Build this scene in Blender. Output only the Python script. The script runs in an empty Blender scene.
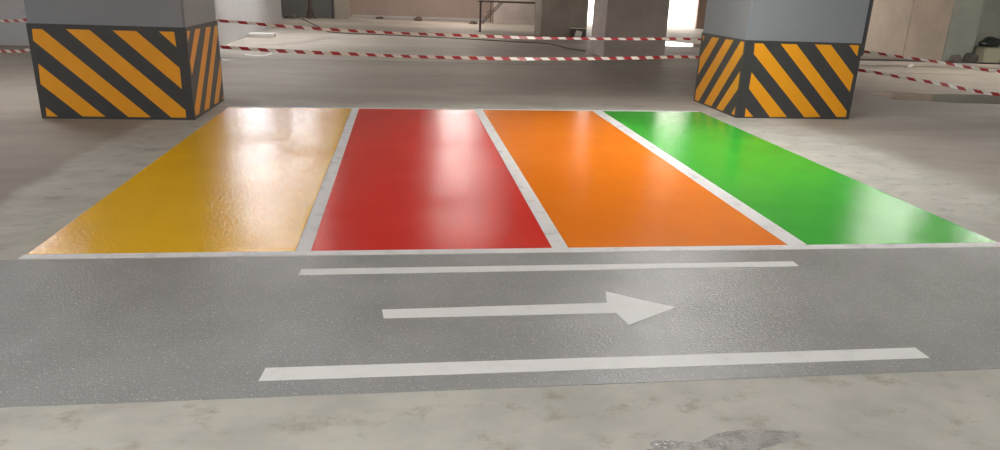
import bpy, bmesh, math, random
from mathutils import Vector, Matrix
random.seed(7)
S = bpy.context.scene
COL = S.collection
S.view_settings.view_transform = 'Standard'
S.view_settings.look = 'None'
S.view_settings.gamma = 1.0
S.view_settings.use_curve_mapping = False
S.view_settings.exposure = 1.0

def lin(r, g, b):
    f = lambda c: (c / 255 / 12.92) if c / 255 <= .04045 else ((c / 255 + .055) / 1.055) ** 2.4
    return (f(r), f(g), f(b), 1)

# ---------------------------------------------------------------- materials
class NT:
    def __init__(s, name):
        s.m = bpy.data.materials.new(name); s.m.use_nodes = True
        s.n = s.m.node_tree.nodes; s.l = s.m.node_tree.links
        s.b = s.n['Principled BSDF']; s.co = None
    def coord(s):
        if not s.co:
            s.co = s.n.new('ShaderNodeTexCoord').outputs['Object']
        return s.co
    def link(s, a, b): s.l.new(a, b)
    def noise(s, scale, detail=4, rough=.55, stretch=(1, 1, 1), off=(0, 0, 0)):
        mp = s.n.new('ShaderNodeMapping'); mp.inputs['Scale'].default_value = stretch
        mp.inputs['Location'].default_value = off
        s.link(s.coord(), mp.inputs['Vector'])
        t = s.n.new('ShaderNodeTexNoise'); t.inputs['Scale'].default_value = scale
        t.inputs['Detail'].default_value = detail; t.inputs['Roughness'].default_value = rough
        s.link(mp.outputs[0], t.inputs['Vector'])
        return t.outputs['Fac']
    def ramp(s, fac, a, b, lo=0., hi=1.):
        r = s.n.new('ShaderNodeMapRange'); r.interpolation_type = 'SMOOTHSTEP'
        r.inputs['From Min'].default_value = a; r.inputs['From Max'].default_value = b
        r.inputs['To Min'].default_value = lo; r.inputs['To Max'].default_value = hi
        s.link(fac, r.inputs['Value']); return r.outputs['Result']
    def math(s, op, a, b=None):
        m = s.n.new('ShaderNodeMath'); m.operation = op
        for i, v in enumerate((a, b)):
            if v is None: continue
            if isinstance(v, (int, float)): m.inputs[i].default_value = v
            else: s.link(v, m.inputs[i])
        return m.outputs[0]
    def mix(s, fac, a, b, mode='MIX'):
        m = s.n.new('ShaderNodeMix'); m.data_type = 'RGBA'; m.blend_type = mode
        ins = [m.inputs[0], m.inputs[6], m.inputs[7]]
        for i, v in zip(ins, (fac, a, b)):
            if isinstance(v, (int, float)): i.default_value = v
            elif isinstance(v, tuple): i.default_value = v
            else: s.link(v, i)
        return m.outputs[2]
    def color(s, c):
        if isinstance(c, tuple): s.b.inputs['Base Color'].default_value = c
        else: s.link(c, s.b.inputs['Base Color'])
    def rough(s, r):
        if isinstance(r, (int, float)): s.b.inputs['Roughness'].default_value = r
        else: s.link(r, s.b.inputs['Roughness'])
    def bump(s, h, strength=.3, dist=.01):
        b = s.n.new('ShaderNodeBump'); b.inputs['Strength'].default_value = strength
        b.inputs['Distance'].default_value = dist
        s.link(h, b.inputs['Height']); s.link(b.outputs[0], s.b.inputs['Normal'])

def epoxy(name, c, c2, rough=.2, peel=40, bs=.35, dist=.0036, grit=0, spec=.4):
    t = NT(name)
    n = t.noise(1.3, 5, .6); f = t.ramp(n, .35, .7)
    col = t.mix(f, c, c2)
    if grit:                                             # pale quartz grains broadcast in the resin
        g = t.ramp(t.noise(120, 1, .5, (1, .7, 1)), .64, .72, 0, grit)
        col = t.mix(g, col, lin(214, 214, 212))
    t.color(col)
    t.rough(rough)
    t.b.inputs['Specular IOR Level'].default_value = spec
    h = t.noise(peel, 3, .62)
    if grit: h = t.math('ADD', h, t.math('MULTIPLY', t.noise(150, 2, .6), .14))
    t.bump(h, bs, dist)
    return t.m

def concrete(name, c, c2, rough=.6, scale=1.6, joints=None, spec=.35):
    t = NT(name)
    n = t.noise(scale, 8, .62); f = t.ramp(n, .3, .72)
    col = t.mix(f, c, c2)
    n2 = t.ramp(t.noise(scale * 6, 6, .65), .55, .75, 0, .35)
    col = t.mix(n2, col, tuple(x * .72 for x in c[:3]) + (1,))
    t.color(col); t.rough(rough); t.b.inputs['Specular IOR Level'].default_value = spec
    t.bump(t.noise(scale * 25, 5), .25, .004)
    return t.m

def plain(name, c, rough=.5, metal=0, var=.12, scale=20):
    t = NT(name)
    f = t.noise(scale, 4)
    t.color(t.mix(f, tuple(x * (1 - var) for x in c[:3]) + (1,), tuple(min(1, x * (1 + var)) for x in c[:3]) + (1,)))
    t.rough(rough); t.b.inputs['Metallic'].default_value = metal
    return t.m

def floor_mat():
    t = NT('floor_concrete')
    sep = t.n.new('ShaderNodeSeparateXYZ'); t.link(t.coord(), sep.inputs[0])
    X, Y = sep.outputs[0], sep.outputs[1]
    w1 = t.math('MULTIPLY', t.math('SUBTRACT', t.noise(1.1, 5, .6), .5), .5)
    w2 = t.math('MULTIPLY', t.math('SUBTRACT', t.noise(.6, 5, .6, off=(9, 3, 0)), .5), 1.6)
    Xw = t.math('ADD', X, w1); Yw = t.math('ADD', Y, w2)
    base = t.mix(t.ramp(t.noise(.35, 7, .6, (.5, 1.6, 1)), .32, .7), lin(*BASE1), lin(*BASE2))
    base = t.mix(t.ramp(t.noise(2.2, 8, .65, (.45, 1.5, 1)), .5, .78, 0, .5), base, lin(*BASE3))
    # freshly ground, paler slab area round the painted bays
    m = t.math('MULTIPLY', t.ramp(Xw, -2.93, -2.78), t.ramp(Xw, 5.5, 5.0))
    m = t.math('MULTIPLY', m, t.ramp(Yw, 10.2, 9.5))
    m = t.math('MAXIMUM', m, t.ramp(Y, 2.9, 2.6))
    pale = t.mix(t.ramp(t.noise(2.4, 8, .62, (1, 1.3, 1)), .3, .68), lin(*PALE1), lin(*PALE2))
    st = t.ramp(t.noise(4.5, 8, .7, (1, 1.4, 1), (4, 7, 0)), .52, .68, 0, .75)
    pale = t.mix(st, pale, lin(*PALE3))
    c = t.mix(t.math('MULTIPLY', m, .9), base, pale)
    # darker floor strip behind the bays, up to the joint
    d = t.math('MULTIPLY', t.ramp(Yw, 10.6, 11.6), t.ramp(Y, 15.3, 15.0))
    d = t.math('MULTIPLY', d, .35)
    c = t.mix(d, c, lin(*BASE3))
    t.color(c)
    t.rough(t.ramp(t.noise(1.8, 6, .6, (.6, 1.4, 1)), .3, .7, .6, .75))
    t.b.inputs['Specular IOR Level'].default_value = .3
    t.bump(t.noise(30, 6, .6), .25, .004)
    return t.m

BASE1, BASE2, BASE3 = (148, 140, 130), (167, 159, 149), (124, 115, 106)
PALE1, PALE2, PALE3 = (172, 171, 163), (192, 190, 182), (150, 141, 128)

M = {}
M['floor'] = floor_mat()
M['yellow_bay'] = epoxy('yellow_epoxy', lin(240, 186, 0), lin(246, 192, 0), bs=.8)
M['red_bay'] = epoxy('red_epoxy', lin(224, 46, 38), lin(230, 52, 42), bs=.6)
M['orange_bay'] = epoxy('orange_epoxy', lin(250, 132, 8), lin(254, 138, 12), bs=.5)
M['green_bay'] = epoxy('green_epoxy', lin(54, 178, 48), lin(60, 186, 54), bs=.5)
M['lane'] = epoxy('grey_quartz_epoxy', lin(141, 142, 142), lin(152, 153, 153), rough=.17, peel=76, bs=1.0, dist=.0046, grit=.5, spec=.5)
def white_paint(name, dirt):
    t = NT(name)
    f = t.ramp(t.noise(7, 7, .68), .5, .72, 0, dirt)
    t.color(t.mix(f, lin(228, 228, 227), lin(164, 160, 154)))
    t.rough(.5); t.b.inputs['Specular IOR Level'].default_value = .3
    t.bump(t.noise(40, 4), .2, .003)
    return t.m
M['line'] = white_paint('white_line_paint', .2)
M['bayline'] = white_paint('scuffed_white_line_paint', .65)
M['col_left'] = plain('grey_column_paint', lin(132, 136, 142), .45, var=.06, scale=3)
M['black'] = plain('black_band_paint', lin(62, 62, 63), .45, var=.1, scale=8)
M['hazard'] = plain('yellow_band_paint', lin(238, 162, 22), .42, var=.07, scale=6)
M['strip'] = plain('edge_trim_and_gap_shade', lin(70, 70, 74), .5)  # column edge trim, also the painted shade beside the pilaster
M['rawcol'] = concrete('raw_column_concrete', lin(172, 162, 156), lin(192, 181, 174), .65, 1.4)
M['rawcol2'] = concrete('dark_column_concrete', lin(146, 138, 128), lin(168, 160, 148), .65, 1.4)
M['white_wall'] = concrete('white_wall_paint', lin(178, 177, 178), lin(190, 188, 188), .55, .8)
M['pink_wall'] = concrete('warm_wall_plaster', lin(158, 140, 132), lin(168, 150, 142), .7, .8)
M['panel'] = concrete('wall_panel_concrete', lin(176, 162, 148), lin(194, 180, 164), .65, 1.1)
M['green_wall'] = concrete('greenish_wall_concrete', lin(146, 149, 140), lin(160, 163, 153), .65, 1.0)
M['recess'] = plain('dark_recess_paint', lin(104, 104, 100), .6, var=.08, scale=2)
M['outside'] = concrete('outside_ground', lin(214, 206, 196), lin(226, 220, 210), .7)
M['ceiling'] = concrete('ceiling_concrete', lin(150, 146, 142), lin(168, 164, 160), .8, .7)
M['tape_red'] = plain('red_tape', lin(164, 44, 50), .35, var=.05)
M['tape_white'] = plain('white_tape', lin(232, 226, 220), .35, var=.04)
M['steel'] = plain('rusty_steel', lin(84, 68, 62), .6, var=.2)
M['wood'] = plain('old_plank_wood', lin(112, 92, 80), .7, var=.25)
M['rubber'] = plain('black_rubber', lin(62, 56, 52), .6)
M['paper'] = plain('white_paper', lin(236, 232, 226), .6, var=.04)
M['foam'] = plain('foam_sheet', lin(190, 186, 182), .7, var=.04)
M['bag'] = plain('black_plastic_film', lin(40, 44, 42), .35)
M['sack'] = plain('grey_sack_cloth', lin(112, 104, 100), .85)
M['sackdark'] = plain('dark_cloth', lin(80, 76, 74), .85)
M['bucket'] = plain('pale_plastic', lin(186, 184, 160), .5, var=.08)
M['rubble'] = plain('rubble_stone', lin(98, 84, 74), .85, var=.2)
M['housing'] = plain('white_housing', lin(225, 225, 225), .5)
M['darkcrate'] = plain('dark_crate_plastic', lin(92, 82, 78), .55)
M['joint'] = plain('joint_sealant', lin(92, 84, 78), .7)
def water(name, c):
    t = NT(name)
    t.color(t.mix(t.ramp(t.noise(2, 5), .4, .65), c, tuple(x * .7 for x in c[:3]) + (1,)))
    t.rough(.09); t.b.inputs['IOR'].default_value = 1.33
    t.bump(t.noise(5, 4), .12, .01)
    return t.m
M['wet'] = water('wet_concrete_film', lin(120, 110, 100))
M['wetpale'] = water('wet_pale_concrete_film', lin(172, 168, 160))
t = NT('wet_grainy_concrete')
t.color(t.mix(t.ramp(t.noise(14, 6), .4, .62), lin(160, 158, 154), lin(136, 135, 132))); t.rough(.18)
t.bump(t.noise(60, 3), 1.0, .009); M['wetgrain'] = t.m
t = NT('stain'); t.color(t.mix(t.noise(4), lin(112, 100, 92), lin(128, 116, 106))); t.rough(.5); M['stain'] = t.m
def lampmat(name, c, k):
    t = NT(name); t.color((.9, .9, .9, 1))
    t.b.inputs['Emission Color'].default_value = c; t.b.inputs['Emission Strength'].default_value = k
    return t.m

# ---------------------------------------------------------------- helpers
def link(name, bm, mats, parent=None, smooth=False):
    me = bpy.data.meshes.new(name)
    bmesh.ops.recalc_face_normals(bm, faces=bm.faces)
    bm.to_mesh(me); bm.free()
    for m in (mats if isinstance(mats, (list, tuple)) else [mats]): me.materials.append(m)
    if smooth:
        for p in me.polygons: p.use_smooth = True
    o = bpy.data.objects.new(name, me); COL.objects.link(o)
    if parent: o.parent = parent
    return o
def tag(o, label, cat, group=None):
    o['label'] = label; o['category'] = cat
    if group: o['group'] = group
    return o
def struct(o): o['kind'] = 'structure'; return o
def thing(name, loc, label, cat, group=None, rz=0):
    o = bpy.data.objects.new(name, None); COL.objects.link(o)
    o.location = loc; o.rotation_euler = (0, 0, rz); o.empty_display_size = .1
    return tag(o, label, cat, group)
def box(bm, x0, x1, y0, y1, z0, z1, mi=0):
    v = [bm.verts.new((x, y, z)) for z in (z0, z1) for x, y in ((x0, y0), (x1, y0), (x1, y1), (x0, y1))]
    fs = [(0, 3, 2, 1), (4, 5, 6, 7), (0, 1, 5, 4), (1, 2, 6, 5), (2, 3, 7, 6), (3, 0, 4, 7)]
    out = []
    for f in fs:
        F = bm.faces.new([v[i] for i in f]); F.material_index = mi; out.append(F)
    return v
def bevel(bm, w=.01, seg=2):
    bmesh.ops.bevel(bm, geom=list(bm.edges), offset=w, segments=seg, affect='EDGES', clamp_overlap=True)
def prism(bm, pts, z0, z1, mi=0):
    a = [bm.verts.new((x, y, z0)) for x, y in pts]; b = [bm.verts.new((x, y, z1)) for x, y in pts]
    F = [bm.faces.new(a[::-1]), bm.faces.new(b)]
    n = len(pts)
    for i in range(n): F.append(bm.faces.new((a[i], a[(i + 1) % n], b[(i + 1) % n], b[i])))
    for f in F: f.material_index = mi
def slab(name, pts, mat, h, z=0, parent=None):
    bm = bmesh.new(); prism(bm, pts, z, z + h); return link(name, bm, mat, parent)
def extr(bm, pts, thick, mi=0):
    """closed 3D polygon pushed along a thickness vector"""
    tv = Vector(thick)
    a = [bm.verts.new(p) for p in pts]; b = [bm.verts.new(Vector(p) + tv) for p in pts]
    F = [bm.faces.new(a[::-1]), bm.faces.new(b)]; n = len(pts)
    for i in range(n): F.append(bm.faces.new((a[i], a[(i + 1) % n], b[(i + 1) % n], b[i])))
    for f in F: f.material_index = mi
def tube(bm, pts, r, n=8, caps=True):
    pts = [Vector(p) for p in pts]; rings = []
    for i, p in enumerate(pts):
        d = (pts[min(i + 1, len(pts) - 1)] - pts[max(i - 1, 0)]).normalized()
        up = Vector((0, 0, 1)) if abs(d.z) < .9 else Vector((1, 0, 0))
        a = d.cross(up).normalized(); b = a.cross(d)
        rr = r[i] if isinstance(r, (list, tuple)) else r
        rings.append([bm.verts.new(p + rr * (math.cos(2 * math.pi * k / n) * a + math.sin(2 * math.pi * k / n) * b)) for k in range(n)])
    for A, B in zip(rings, rings[1:]):
        for k in range(n): bm.faces.new((A[k], A[(k + 1) % n], B[(k + 1) % n], B[k]))
    if caps: bm.faces.new(rings[0][::-1]); bm.faces.new(rings[-1])
def smooth_path(pts, k=8):
    P = [Vector(p) for p in pts]; out = []
    for i in range(len(P) - 1):
        p0, p1, p2, p3 = P[max(i - 1, 0)], P[i], P[i + 1], P[min(i + 2, len(P) - 1)]
        for j in range(k):
            t = j / k
            out.append(.5 * (2 * p1 + (p2 - p0) * t + (2 * p0 - 5 * p1 + 4 * p2 - p3) * t * t + (3 * p1 - p0 - 3 * p2 + p3) * t ** 3))
    out.append(P[-1]); return out
def blob(bm, c, s, seed, jag=.22, sub=3, flat=True):
    r = random.Random(seed); ph = [r.uniform(0, 6.28) for _ in range(9)]
    res = bmesh.ops.create_icosphere(bm, subdivisions=sub, radius=1)
    for v in res['verts']:
        p = v.co
        k = 1 + jag * (math.sin(3 * p.x + ph[0]) * math.cos(2.6 * p.y + ph[1]) + .6 * math.sin(5 * p.z + ph[2] + 3 * p.x) + .4 * math.sin(9 * p.y + ph[3] + 4 * p.z))
        q = Vector((p.x * s[0] * k, p.y * s[1] * k, p.z * s[2] * k))
        if flat and q.z < -s[2] * .45: q.z = -s[2] * .45
        v.co = Vector(c) + q
def irregular(cx, cy, rx, ry, seed, n=40, jag=.25):
    r = random.Random(seed); ph = [r.uniform(0, 6.28) for _ in range(4)]
    o = []
    for i in range(n):
        a = 2 * math.pi * i / n
        k = 1 + jag * (math.sin(2 * a + ph[0]) * .5 + .5 * math.sin(3 * a + ph[1]) + .35 * math.sin(5 * a + ph[2]) + .25 * math.sin(9 * a + ph[3]))
        o.append((cx + rx * k * math.cos(a), cy + ry * k * math.sin(a)))
    return o

# ---------------------------------------------------------------- the room
CEIL = 3.2
bm = bmesh.new(); box(bm, -13.2, 17.2, -6.2, 33.6, -.2, 0)
struct(link('floor', bm, M['floor']))
bm = bmesh.new(); box(bm, -16, 24, 33.6, 60, -.25, -.02)
struct(link('floor_outside', bm, M['outside']))
bm = bmesh.new(); box(bm, -13.2, 17.2, -6.2, 34.0, CEIL, CEIL + .3)
struct(link('ceiling', bm, M['ceiling']))
beam_no = 0
for y0, y1 in ((8.7, 9.4), (15.9, 16.6), (24.1, 24.8)):
    beam_no += 1
    bm = bmesh.new(); box(bm, -13, 17, y0, y1, 2.72, CEIL)
    struct(link('trim_%d' % beam_no, bm, M['ceiling']))
bm = bmesh.new(); box(bm, -13.2, -13, -6, 33.6, 0, CEIL)
struct(link('wall_left', bm, M['white_wall']))
bm = bmesh.new(); box(bm, 17, 17.2, -6, 33.6, 0, CEIL)
struct(link('wall_right', bm, M['green_wall']))
bm = bmesh.new(); box(bm, -13.2, 17.2, -6.2, -6, 0, CEIL)
struct(link('wall_front', bm, M['white_wall']))
# white painted core at the left
bm = bmesh.new(); box(bm, -12.98, -4.2, 16.7, 26.7, 0, CEIL)
struct(link('wall_core', bm, M['white_wall']))
# far wall with one wide bright doorway
bm = bmesh.new()
box(bm, -2.9, 7.4, 33.4, 33.6, 0, CEIL)
struct(link('wall_back', bm, M['pink_wall']))
bm = bmesh.new(); box(bm, -13, -2.8, 31.6, 31.8, 0, CEIL)
struct(link('wall_recess', bm, M['recess']))
bm = bmesh.new(); box(bm, 13.35, 14.9, 32.3, 32.5, 0, CEIL)
struct(link('wall_pier', bm, M['pink_wall']))
bm = bmesh.new(); box(bm, 7.4, 13.4, 33.4, 33.6, 2.9, CEIL)
struct(link('wall_lintel', bm, M['pink_wall']))
# concrete stub wall in front of the far wall
bm = bmesh.new(); box(bm, 3.9, 5.9, 31.4, 31.7, 0, CEIL)
struct(link('wall_stub', bm, M['rawcol']))
bm = bmesh.new(); box(bm, -2.2, 3.88, 33.36, 33.398, 0, .09)
struct(link('baseboard_back', bm, M['white_wall']))
# right hand block: warm panels along y, greenish return facing the camera
bm = bmesh.new()
ys = [18.4, 20.0, 21.9, 24.4, 27.5, 33.4]
for a, b in zip(ys, ys[1:]):
    box(bm, 14.85, 15.2, a + .012, b - .012, 0, CEIL)
box(bm, 14.88, 15.15, 18.42, 33.38, 0, CEIL - .01)
struct(link('wall_panels', bm, M['panel']))
bm = bmesh.new()
box(bm, 14.86, 15.72, 18.36, 18.41, 0, CEIL)
box(bm, 15.75, 17, 18.66, 18.72, 0, CEIL)
box(bm, 15.68, 15.75, 18.41, 18.72, 0, CEIL)
struct(link('wall_return', bm, M['green_wall']))
bm = bmesh.new(); box(bm, 10.9, 16.98, 16.95, 17.45, 0, .085); bevel(bm, .012)
struct(link('trim_4', bm, M['rawcol']))
bm = bmesh.new(); box(bm, -4.1, 16.9, 15.22, 15.25, -.01, .002)
struct(link('trim_5', bm, M['joint']))

# ---------------------------------------------------------------- painted floor
H = .002
bays = [('yellow', -2.195, -.665, 'yellow_bay', 'glossy yellow painted parking bay, leftmost of the four coloured bays'),
        ('red', -.57, .945, 'red_bay', 'glossy red painted parking bay between the yellow and orange bays'),
        ('orange', 1.055, 2.57, 'orange_bay', 'glossy orange painted parking bay between the red and green bays'),
        ('green', 2.715, 4.15, 'green_bay', 'glossy green painted parking bay, rightmost of the four coloured bays')]
YF, YB = 4.2, 9.42
for c, a, b, m, lab in bays:
    yb0 = YB + (a - .8) * .025; yb1 = YB + (b - .8) * .025
    tag(slab('parking_bay', [(a, YF), (b, YF), (b, yb1), (a, yb0)], M[m], H), lab, 'parking bay', 'coloured parking bays')
for a, b, lab in ((-.662, -.573, 'white divider line between the yellow and red bays'),
                  (.948, 1.052, 'white divider line between the red and orange bays'),
                  (2.573, 2.712, 'white divider line between the orange and green bays')):
    yb0 = YB + (a - .8) * .025
    tag(slab('bay_line', [(a, YF), (b, YF), (b, yb0 + .02), (a, yb0 + .02)], M['bayline'], H + .0005), lab, 'floor line', 'white bay lines')
tag(slab('bay_line', [(-2.21, 4.13), (4.4, 4.115), (4.4, YF - .002), (-2.21, YF - .002)], M['bayline'], H + .0005), 'long white line along the front ends of the four coloured bays', 'floor line', 'white bay lines')
tag(slab('bay_line', [(-2.2, 9.35), (4.14, 9.51), (4.14, 9.58), (-2.2, 9.42)], M['bayline'], H), 'thin pale line along the far ends of the four coloured bays', 'floor line', 'white bay lines')
tag(slab('painted_lane', [(-4.6, 2.56), (5.6, 2.56), (5.6, 4.11), (-4.6, 4.11)], M['lane'], H), 'wide grey textured epoxy driving lane in front of the coloured bays', 'painted lane')
tag(slab('lane_line', [(-.595, 3.815), (2.44, 3.825), (2.445, 3.905), (-.59, 3.905)], M['line'], .0015, H), 'thin white line on the grey lane between the arrow and the bays', 'floor line', 'white lane lines')
tag(slab('lane_line', [(-.605, 2.685), (2.455, 2.675), (2.455, 2.775), (-.595, 2.79)], M['line'], .0015, H), 'white line on the grey lane nearest to the viewer, below the arrow', 'floor line', 'white lane lines')
tag(slab('direction_arrow', [(-.105, 3.24), (1.09, 3.235), (1.115, 3.095), (1.43, 3.285), (1.11, 3.505), (1.075, 3.36), (-.115, 3.34)], M['line'], .0015, H), 'white arrow painted on the grey lane pointing right', 'arrow marking')

# ---------------------------------------------------------------- hazard columns
def column(loc_xy, w, d, labels, stripes_front, stripes_side, side, mat):
    """front face at y=0, x from 0..w, depth d; side = -1 left face striped, +1 right face striped"""
    root = thing('concrete_column', (loc_xy[0], loc_xy[1], 0), labels, 'column')
    bm = bmesh.new(); box(bm, 0, w, 0, d, 0, CEIL)
    es = [e for e in bm.edges if abs(e.verts[0].co.z - e.verts[1].co.z) > 1]
    bmesh.ops.bevel(bm, geom=es, offset=.02, segments=2, affect='EDGES')
    link('shaft', bm, mat, root)
    bm = bmesh.new(); box(bm, -.006, w + .006, -.006, d + .006, .0, 1.025)
    tk = .0015
    for P in stripes_front:
        extr(bm, [(x, -.006, z) for x, z in P], (0, -tk, 0), 1)
    sx = -.006 if side < 0 else w + .006
    for P in stripes_side:
        extr(bm, [(sx, y, z) for y, z in P], (side * tk, 0, 0), 1)
    # the rear and the far side carry the same slanted stripes
    ox = w + .006 if side < 0 else -.006
    for k in range(-3, 4):
        for face in ('far', 'rear'):
            L = d if face == 'far' else w
            pts = []
            a0 = k * .45
            poly = [(a0, .985), (a0 + .22, .985), (a0 + 1.18, .03), (a0 + .96, .03)]
            poly = clip(poly, .06, L - .06)
            if len(poly) < 3: continue
            if face == 'far': extr(bm, [(ox, u, z) for u, z in poly], (-side * tk, 0, 0), 1)
            else: extr(bm, [(u, d + .006, z) for u, z in poly], (0, tk, 0), 1)
    link('warning_band', bm, [M['black'], M['hazard']], root)['label'] = 'black band with slanted yellow hazard stripes'
    return root
def clip(poly, lo, hi):
    for s, lim in ((1, lo), (-1, hi)):
        out = []
        for i in range(len(poly)):
            p, q = poly[i], poly[(i + 1) % len(poly)]
            dp, dq = s * (p[0] - lim), s * (q[0] - lim)
            if dp >= 0: out.append(p)
            if dp * dq < 0:
                t = dp / (dp - dq); out.append((p[0] + t * (q[0] - p[0]), p[1] + t * (q[1] - p[1])))
        poly = out
        if not poly: return []
    return poly
LX, LY = -3.99, 8.47
Lf = [[(-3.941, .968), (-3.841, .968), (-2.842, .027), (-3.083, .027), (-3.95, .845)],
      [(-3.602, .974), (-3.364, .974), (-2.459, .114), (-2.462, .027), (-2.624, .027)],
      [(-3.13, .974), (-2.886, .974), (-2.474, .586), (-2.474, .351)],
      [(-2.652, .977), (-2.492, .977), (-2.486, .814)],
      [(-3.938, .602), (-3.327, .028), (-3.57, .028), (-3.95, .381)],
      [(-3.94, .128), (-3.824, .024), (-3.944, .024)]]
Ls = [[(8.51, .985), (8.63, .98), (8.51, .87)],
      [(8.838, .982), (9.065, .982), (8.53, .50), (8.51, .655)],
      [(9.319, .977), (9.547, .972), (8.655, .037), (8.51, .042), (8.505, .13)],
      [(9.733, .97), (9.86, .967), (9.86, .868), (9.113, .025), (8.893, .035)],
      [(9.86, .54), (9.86, .31), (9.585, .023), (9.355, .033)],
      [(9.86, .09), (9.86, .025), (9.773, .023)]]
column((LX, LY), 1.615, 1.42, 'grey column with yellow and black hazard band beside the yellow bay',
       [[(x - LX, z) for x, z in P] for P in Lf], [[(y - LY, z) for y, z in P] for P in Ls], 1, M['col_left'])
RX, RY = 4.47, 9.08
Rf = [[(4.585, .988), (4.703, .988), (5.699, .03), (5.464, .022), (4.594, .849)],
      [(4.946, .99), (5.173, .99), (6.072, .118), (6.076, .035), (5.94, .033)],
      [(5.432, .995), (5.664, .995), (6.07, .604), (6.064, .378)],
      [(5.926, 1.0), (6.068, 1.0), (6.07, .856)],
      [(4.601, .612), (5.208, .023), (4.961, .018), (4.597, .397)],
      [(4.593, .137), (4.718, .02), (4.597, .018)]]
Rs = [[(10.397, .981), (10.34, .982), (10.36, .90)],
      [(9.818, .99), (10.06, .985), (10.405, .66), (10.40, .40)],
      [(9.351, .998), (9.592, .99), (10.40, .175), (10.40, .022), (10.257, .022)],
      [(9.033, .999), (9.13, .999), (10.045, .022), (9.783, .026), (9.025, .845)],
      [(9.035, .616), (9.607, .022), (9.388, .026), (9.022, .385)],
      [(9.02, .148), (9.109, .034), (9.015, .032)]]
rc = column((RX, RY), 1.65, 1.46, 'grey column with yellow and black hazard band beside the green bay',
       [[(x - RX, z) for x, z in P] for P in Rf], [[(y - 8.985, z) for y, z in P] for P in Rs], -1, M['col_left'])
bm = bmesh.new(); box(bm, 1.652, 1.70, .01, .10, .86, CEIL - .005); bevel(bm, .006)
link('edge_trim', bm, M['strip'], rc)['label'] = 'dark strip down the right edge'
def raw_column(x0, x1, y0, y1, mat, lab):
    root = thing('concrete_column', ((x0 + x1) / 2, y0, 0), lab, 'column')
    bm = bmesh.new(); box(bm, -(x1 - x0) / 2, (x1 - x0) / 2, 0, y1 - y0, 0, CEIL)
    es = [e for e in bm.edges if abs(e.verts[0].co.z - e.verts[1].co.z) > 1]
    bmesh.ops.bevel(bm, geom=es, offset=.03, segments=2, affect='EDGES')
    link('shaft', bm, mat, root)
    return root
raw_column(4.88, 6.43, 17.3, 18.65, M['rawcol'], 'bare concrete column directly behind the two tapes, nearer one left of the right column')
raw_column(4.55, 6.12, 24.0, 25.3, M['rawcol2'], 'bare concrete column farther back, beside the thin bright gap')
raw_column(-2.82, -2.22, 31.45, 31.75, M['rawcol2'], 'narrow bare concrete pilaster at the far dark recess')

# ---------------------------------------------------------------- barrier tapes
def tape(pts, lab, w=.046, pitch=.118, tilt=0):
    P = smooth_path(pts, 24)
    # resample at equal steps, four per half pitch
    L = [0]
    for a, b in zip(P, P[1:]): L.append(L[-1] + (b - a).length)
    st = pitch / 2; n = int(L[-1] / st); Q = []; j = 0
    for i in range(n + 1):
        d = i * st
        while j < len(L) - 2 and L[j + 1] < d: j += 1
        Q.append(P[j].lerp(P[j + 1], (d - L[j]) / max(1e-6, L[j + 1] - L[j])))
    bm = bmesh.new(); rows = []
    sl = .5 * w                                          # slanted stripe ends
    for i, p in enumerate(Q):
        t = (Q[min(i + 1, n)] - Q[max(i - 1, 0)]).normalized()
        nrm = Vector((t.y, -t.x, 0)).normalized()
        tw = tilt + .55 * math.sin(p.x * 1.3 + 1.6)
        up = Vector((0, 0, 1)) * math.cos(tw) + nrm * math.sin(tw)
        th = nrm * .0004
        rows.append([bm.verts.new(p - up * w / 2 + t * sl + th), bm.verts.new(p + up * w / 2 - t * sl + th),
                     bm.verts.new(p + up * w / 2 - t * sl - th), bm.verts.new(p - up * w / 2 + t * sl - th)])
    for i in range(n):
        A, B = rows[i], rows[i + 1]
        for k in range(4):
            f = bm.faces.new((A[k], B[k], B[(k + 1) % 4], A[(k + 1) % 4])); f.material_index = (i // 2) % 2
    bm.faces.new(rows[0]); bm.faces.new(rows[-1][::-1])
    return tag(link('barrier_tape', bm, [M['tape_red'], M['tape_white']]), lab, 'barrier tape')
yb = 9.99
tape([(-12.95, 16.1, .55), (-8.5, 13.05, .30), (-5.5, 10.95, .47), (-4.95, 10.56, .55), (-4.1, yb + .02, .665), (-3.2, yb - .03, .69), (-2.38, yb, .685),
      (-1.64, 10.03, .65), (-.71, 10.06, .63), (.1, 10.1, .612), (.93, 10.15, .606), (1.78, 10.25, .603), (2.8, 10.4, .615), (3.69, 10.52, .638), (4.3, 10.6, .655), (5.3, 10.64, .62), (6.16, 10.62, .60), (6.4, 10.3, .585), (6.89, 10.02, .565), (7.35, 9.86, .505), (7.88, 9.68, .44), (8.66, 9.4, .335), (10.5, 8.8, .25), (16.95, 6.5, .8)],
     'lower red and white barrier tape strung between the two hazard striped columns')
tape([(-12.95, 16.1, 1.0), (-8.5, 13.05, .72), (-5.45, 10.9, .88), (-4.85, 10.45, .95), (-4.1, yb + .02, 1.045), (-3.2, yb - .03, 1.03), (-2.38, yb, 1.02),
      (-1.62, 10.03, .975), (-.97, 10.06, .945), (-.04, 10.1, .92), (1.06, 10.18, .907), (1.77, 10.25, .897), (2.48, 10.35, .897), (3.36, 10.48, .905), (4.3, 10.6, .92), (5.3, 10.64, .89), (6.16, 10.62, .875), (6.4, 10.3, .86), (6.85, 10.04, .845), (7.3, 9.88, .80), (7.82, 9.7, .75), (8.6, 9.43, .66), (10.5, 8.85, .55), (16.95, 6.5, 1.1)],
     'upper red and white barrier tape strung between the two hazard striped columns', w=.038)

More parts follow.
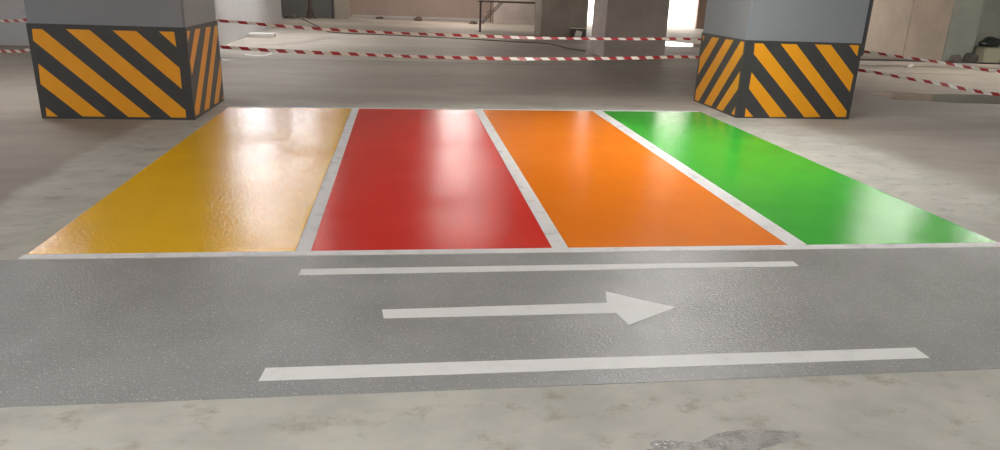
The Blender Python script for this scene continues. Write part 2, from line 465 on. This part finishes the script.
# ---------------------------------------------------------------- things on the floor behind the tapes
# metal trestle bench
tt = thing('trestle_bench', (3.72, 25.78, 0), 'rusty metal trestle bench frame beside the farther bare concrete column', 'trestle')
bm = bmesh.new(); box(bm, -1.1, 1.36, -.32, .32, 1.0, 1.05); bevel(bm, .006); link('top_frame', bm, M['steel'], tt)
for x, y in ((-1.05, -.28), (-.97, .28), (1.3, -.28), (1.3, .28)):
    bm = bmesh.new(); box(bm, x - .022, x + .022, y - .022, y + .022, .012, 1.0); box(bm, x - .05, x + .05, y - .04, y + .04, 0, .012)
    link('leg', bm, M['steel'], tt)
for y in (-.28, .28):
    bm = bmesh.new(); tube(bm, [(-.98, y, .27), (-.28, y, 1.0)], .018); link('brace', bm, M['steel'], tt)
bm = bmesh.new(); tube(bm, [(-.62, .3, .30), (-.62, .3, 1.0)], .012); tube(bm, [(-.78, .3, .62), (-.62, .3, .74)], .012)
link('hanging_rod', bm, M['steel'], tt)
# planks lying at the foot of column B
bm = bmesh.new(); box(bm, -1.25, .95, -.07, .07, 0, .05); bevel(bm, .006)
o = tag(link('plank', bm, M['wood']), 'dark wooden plank lying on the floor at the foot of the farther bare column', 'plank'); o.location = (5.25, 23.66, 0); o.rotation_euler = (0, 0, .03)
# open crate with white scraps
cr = thing('crate', (5.78, 23.86, .0), 'small dark open crate with a white top against the farther bare column', 'crate')
bm = bmesh.new()
for a in ((-.24, .24, -.1, -.085), (-.24, .24, .085, .1), (-.24, -.225, -.085, .085), (.225, .24, -.085, .085)):
    box(bm, *a, .0, .30)
box(bm, -.225, .225, -.085, .085, 0, .02)
link('body', bm, M['darkcrate'], cr)
bm = bmesh.new(); box(bm, -.26, .26, -.11, .11, .30, .325); bevel(bm, .005); link('lid', bm, M['paper'], cr)['label'] = 'white lid'
bm = bmesh.new(); extr(bm, [(-.14, -.1005, .06), (.1, -.1005, .05), (.13, -.1005, .22), (-.08, -.1005, .25)], (0, -.003, 0)); link('paper_label', bm, M['paper'], cr)['label'] = 'pale paper sheet on the front'
# dark cable
cab = [(-3.98, 30.65, .012), (-3.9, 30.0, .012), (-3.3, 27.5, .012), (-2.49, 24.26, .012), (-2.06, 23.1, .012), (-.2, 22.6, .012), (1.71, 22.0, .012), (3.14, 21.4, .012), (4.2, 20.9, .012), (4.45, 19.6, .012), (4.8, 18.8, .012)]
bm = bmesh.new(); tube(bm, smooth_path(cab, 10), .014, 6)
tag(link('cable', bm, M['rubber'], None, True), 'dark cable snaking across the floor from the recess to the nearer bare column', 'cable')
# floor scraps
def sheet(name, x, y, w, d, rz, mat, lab, cat, h=.006, curl=.03):
    bm = bmesh.new(); nx = 8
    top = []
    for i in range(nx + 1):
        u = i / nx; z = curl * (abs(u - .5) * 2) ** 2.5 * (1 if u > .5 else .5)
        top.append([bm.verts.new((w * (u - .5), -d / 2, z + h)), bm.verts.new((w * (u - .5), d / 2, z + h)),
                    bm.verts.new((w * (u - .5), d / 2, z)), bm.verts.new((w * (u - .5), -d / 2, z))])
    for A, B in zip(top, top[1:]):
        for k in range(4): bm.faces.new((A[k], B[k], B[(k + 1) % 4], A[(k + 1) % 4]))
    bm.faces.new(top[0][::-1]); bm.faces.new(top[-1])
    o = tag(link(name, bm, mat), lab, cat); o.location = (x, y, 0); o.rotation_euler = (0, 0, rz); return o
sheet('paper_scrap', -3.0, 15.75, .55, .16, .25, M['paper'], 'curled white strip of paper on the floor right of the left column', 'paper', curl=.05)
sheet('paper_scrap', -3.38, 14.75, .22, .1, .1, M['paper'], 'tiny white paper scrap on the floor nearest the left column', 'paper', curl=.02)
bm = bmesh.new(); box(bm, -.34, .34, -.28, .28, 0, .09); bevel(bm, .01)
o = tag(link('foam_board', bm, M['foam']), 'flat white board lying on the floor beside the white core wall', 'board'); o.location = (-3.85, 20.9, 0); o.rotation_euler = (0, 0, .05)
tag(slab('floor_stain', [(-3.62, 17.9), (-3.1, 18.3), (-2.9, 18.25), (-2.55, 19.0), (-2.1, 20.6), (-1.9, 20.9), (-2.2, 21.0), (-2.6, 20.0), (-3.0, 19.1), (-3.25, 18.6)], M['stain'], .002), 'dark streaky stain on the bright floor beside the white core wall', 'stain')
for i, (x, y, s, lab) in enumerate(((-.98, 32.3, .11, 'dark lump of rubble near the far wall, left of three'), (.66, 31.8, .15, 'flat dark chunk of rubble near the far wall, middle of three'), (2.9, 30.3, .12, 'dark lump of rubble on the bright floor left of the trestle bench'))):
    bm = bmesh.new(); blob(bm, (0, 0, s * .3), (s * 1.3, s, s * .7), i + 3)
    o = tag(link('rubble', bm, M['rubble']), lab, 'rubble'); o.location = (x, y, 0)
# recess clutter
st = thing('pipe_stand', (-3.75, 31.1, 0), 'thin dark upright stand with splayed feet in the dark recess', 'stand')
bm = bmesh.new(); tube(bm, [(0, 0, .0), (0, 0, 1.9)], .062, 12); link('post', bm, M['steel'], st)
for a in (.4, 2.5, 4.6):
    bm = bmesh.new(); tube(bm, [(.0, 0, .5), (.2 * math.cos(a), .2 * math.sin(a), .03)], .022); box(bm, .2 * math.cos(a) - .06, .2 * math.cos(a) + .06, .2 * math.sin(a) - .04, .2 * math.sin(a) + .04, 0, .04)
    link('foot', bm, M['steel'], st)
bm = bmesh.new(); tube(bm, [(-3.32, 31.55, .75), (-3.32, 31.55, 2.4)], .035)
box(bm, -3.4, -3.24, 31.5, 31.6, 2.4, 2.5)
tag(link('wall_pipe', bm, M['steel']), 'short dark pipe hanging on the recess wall', 'pipe')
bm = bmesh.new(); box(bm, -2.93, -2.83, 31.4, 31.59, 0, CEIL); struct(link('trim_6', bm, M['strip']))  # dark strip painted in for the shadow gap between recess wall and pilaster
rk = thing('pallet', (-4.72, 30.9, 0), 'low pale wooden pallet on the floor in the dark recess', 'pallet')
for k in range(5):
    bm = bmesh.new(); box(bm, -.42, .42, -.4 + k * .17, -.28 + k * .17, .1, .125); link('board', bm, M['sack'], rk)
for x in (-.38, 0, .38):
    bm = bmesh.new(); box(bm, x - .04, x + .04, -.4, .4, 0, .1); link('runner', bm, M['sack'], rk)
# pail with black bag, sack
pl = thing('tub', (16.2, 18.35, 0), 'pale square tub standing by the greenish wall on the right', 'tub')
bm = bmesh.new(); 
bt = [(-.27, -.2), (.27, -.2), (.27, .2), (-.27, .2)]
a = [bm.verts.new((x * .92, y * .92, 0)) for x, y in bt]; b = [bm.verts.new((x, y, .42)) for x, y in bt]
bm.faces.new(a[::-1]); bm.faces.new(b)
for i in range(4): bm.faces.new((a[i], a[(i + 1) % 4], b[(i + 1) % 4], b[i]))
bevel(bm, .025); link('body', bm, M['bucket'], pl)
bm = bmesh.new(); box(bm, -.29, .29, -.22, .22, .4, .43); bevel(bm, .01); link('rim', bm, M['bucket'], pl)
bm = bmesh.new(); blob(bm, (0, 0, .07), (.31, .2, .17), 21, .16)
for v in bm.verts: v.co.z *= 1 + .55 * v.co.x
o = tag(link('rubbish_bag', bm, M['bag'], None, True), 'crumpled black plastic bag lying on top of the pale tub', 'bag'); o.location = (16.17, 18.35, .47)
bm = bmesh.new(); blob(bm, (0, 0, .12), (.17, .16, .19), 5, .16)
o = tag(link('sack', bm, M['sackdark'], None, True), 'dark lumpy sack on the floor left of the pale tub', 'sack'); o.location = (15.40, 18.0, -.01)
bm = bmesh.new(); blob(bm, (0, 0, .1), (.14, .15, .15), 11, .2)
o = tag(link('sack', bm, M['sack'], None, True), 'grey lumpy sack behind the dark sack at the greenish wall', 'sack'); o.location = (15.04, 18.1, -.01)
bm = bmesh.new(); tube(bm, smooth_path([(10.95, 17.2, .105), (12.0, 17.25, .105), (13.1, 17.3, .105), (14.2, 17.22, .105), (15.4, 17.1, .105), (16.9, 17.05, .105)], 8), .02, 8)
tag(link('hose', bm, M['rubber'], None, True), 'dark hose lying along the low kerb at the right', 'hose')
sheet('tape_scrap', 12.6, 16.7, .3, .12, .3, M['tape_white'], 'crumpled pale scrap on the floor in front of the low kerb', 'scrap', curl=.06)
# wet patches
tag(slab('puddle', irregular(9.75, 11.35, 1.5, .62, 4), M['wet'], .002), 'dark wet puddle on the floor under the tapes at the far right', 'puddle')
tag(slab('puddle', irregular(8.6, 22.3, 1.1, 1.1, 9), M['wetpale'], .002), 'shiny puddle reflecting the bright doorway behind the tapes', 'puddle')
tag(slab('puddle', irregular(1.13, 2.06, .36, .1, 6, 60, .5), M['wetgrain'], .0015), 'glinting wet patch on the pale floor at the bottom edge', 'puddle')

# ---------------------------------------------------------------- light
WARM = (1, .94, .87, 1); COOL = (1, .985, .97, 1); PINK = (1, .9, .82, 1)
lm = {}
def lamp(x, y, k, c=COOL, rz=0, L=1.3, W=.16, z=2.98, lab=''):
    t = thing('ceiling_light', (x, y, z), lab, 'ceiling light', 'ceiling batten lights', rz)
    bm = bmesh.new(); box(bm, -W / 2 - .02, W / 2 + .02, -L / 2 - .02, L / 2 + .02, .0, .06); bevel(bm, .008); link('housing', bm, M['housing'], t)
    for s in (-.5, .5):
        bm = bmesh.new(); tube(bm, [(0, s * L * .8, .06), (0, s * L * .8, CEIL - z)], .008)
        link('hanger', bm, M['steel'], t)
    key = (c, k)
    if key not in lm: lm[key] = lampmat('lamp_glow', c, k)
    bm = bmesh.new(); box(bm, -W / 2, W / 2, -L / 2, L / 2, -.03, .0); link('diffuser', bm, lm[key], t)
K = 1.0
PI = math.pi
lamp(-3.0, 21.6, 50 * K, COOL, 0, 1.5, lab='ceiling batten light beside the far end of the white core wall')
lamp(-3.75, 18.9, 66 * K, COOL, 0, 1.5, lab='ceiling batten light beside the white core wall')
lamp(-2.5, 13.3, 28 * K, COOL, PI / 2, lab='ceiling batten light behind the yellow bay')
lamp(3.1, 7.2, 64 * K, COOL, 0, 1.9, lab='ceiling batten light above the orange and green bays')
lamp(-5.4, 10.2, 46 * K, COOL, lab='ceiling batten light left of the left column')
lamp(10.6, 13.6, 40 * K, WARM, PI / 2, lab='ceiling batten light right of the right column')
lamp(2.2, 29.5, 110 * K, PINK, PI / 2, lab='ceiling batten light near the far warm wall')
lamp(-1.2, -.6, 120 * K, COOL, PI / 2, lab='added fill light above the viewer')  # unseen lamp added as frontal fill, lifts the near floor
lamp(4.2, -1.2, 85 * K, COOL, PI / 2, lab='added fill light behind the viewer to the right')  # frontal fill added behind the camera to brighten the column fronts
lamp(-5.5, -2.5, 75 * K, COOL, PI / 2, lab='added fill light behind the viewer to the left')  # second frontal fill lamp added behind the camera
lamp(9.5, 4.0, 60 * K, COOL, lab='ceiling batten light far to the right of the lane')
lamp(-7.5, 4.2, 110 * K, COOL, lab='added fill light far to the left of the lane')  # fill lamp added out of view to lift the floor on the left
lamp(12.0, 22.5, 60 * K, WARM, lab='ceiling batten light before the warm wall panels')
lamp(14.2, 14.5, 90 * K, WARM, lab='ceiling batten light before the low kerb')
lamp(1.3, 14.5, 16 * K, WARM, PI / 2, lab='added fill light just beyond the bays and before the bare columns')  # lamp added to brighten the front of the nearer bare column
lamp(1.7, 21.2, 20 * K, WARM, PI / 2, lab='ceiling batten light between the bare columns and the white core wall')
lamp(-3.4, 28.6, 40 * K, WARM, PI / 2, lab='ceiling batten light before the dark recess')
lamp(-9.0, 12.6, 40 * K, COOL, PI / 2, lab='ceiling batten light before the white core wall')
w = bpy.data.worlds.new('daylight'); S.world = w; w.use_nodes = True
w.node_tree.nodes['Background'].inputs[0].default_value = (1, .93, .85, 1)
w.node_tree.nodes['Background'].inputs[1].default_value = 4.0

# ---------------------------------------------------------------- camera
cd = bpy.data.cameras.new('camera'); cam = bpy.data.objects.new('camera', cd); COL.objects.link(cam)
cd.sensor_fit = 'HORIZONTAL'; cd.sensor_width = 36; cd.lens = 25.52; cd.clip_end = 200
R = Vector((.99095090, -.12930834, .03599548)); U = Vector((.00779385, .32315295, .94631466)); F = Vector((.13399843, .93747081, -.32123651))
mw = Matrix.Identity(4)
for i in range(3): mw[i][0], mw[i][1], mw[i][2] = R[i], U[i], -F[i]
mw[2][3] = 1.6
cam.matrix_world = mw
S.camera = cam
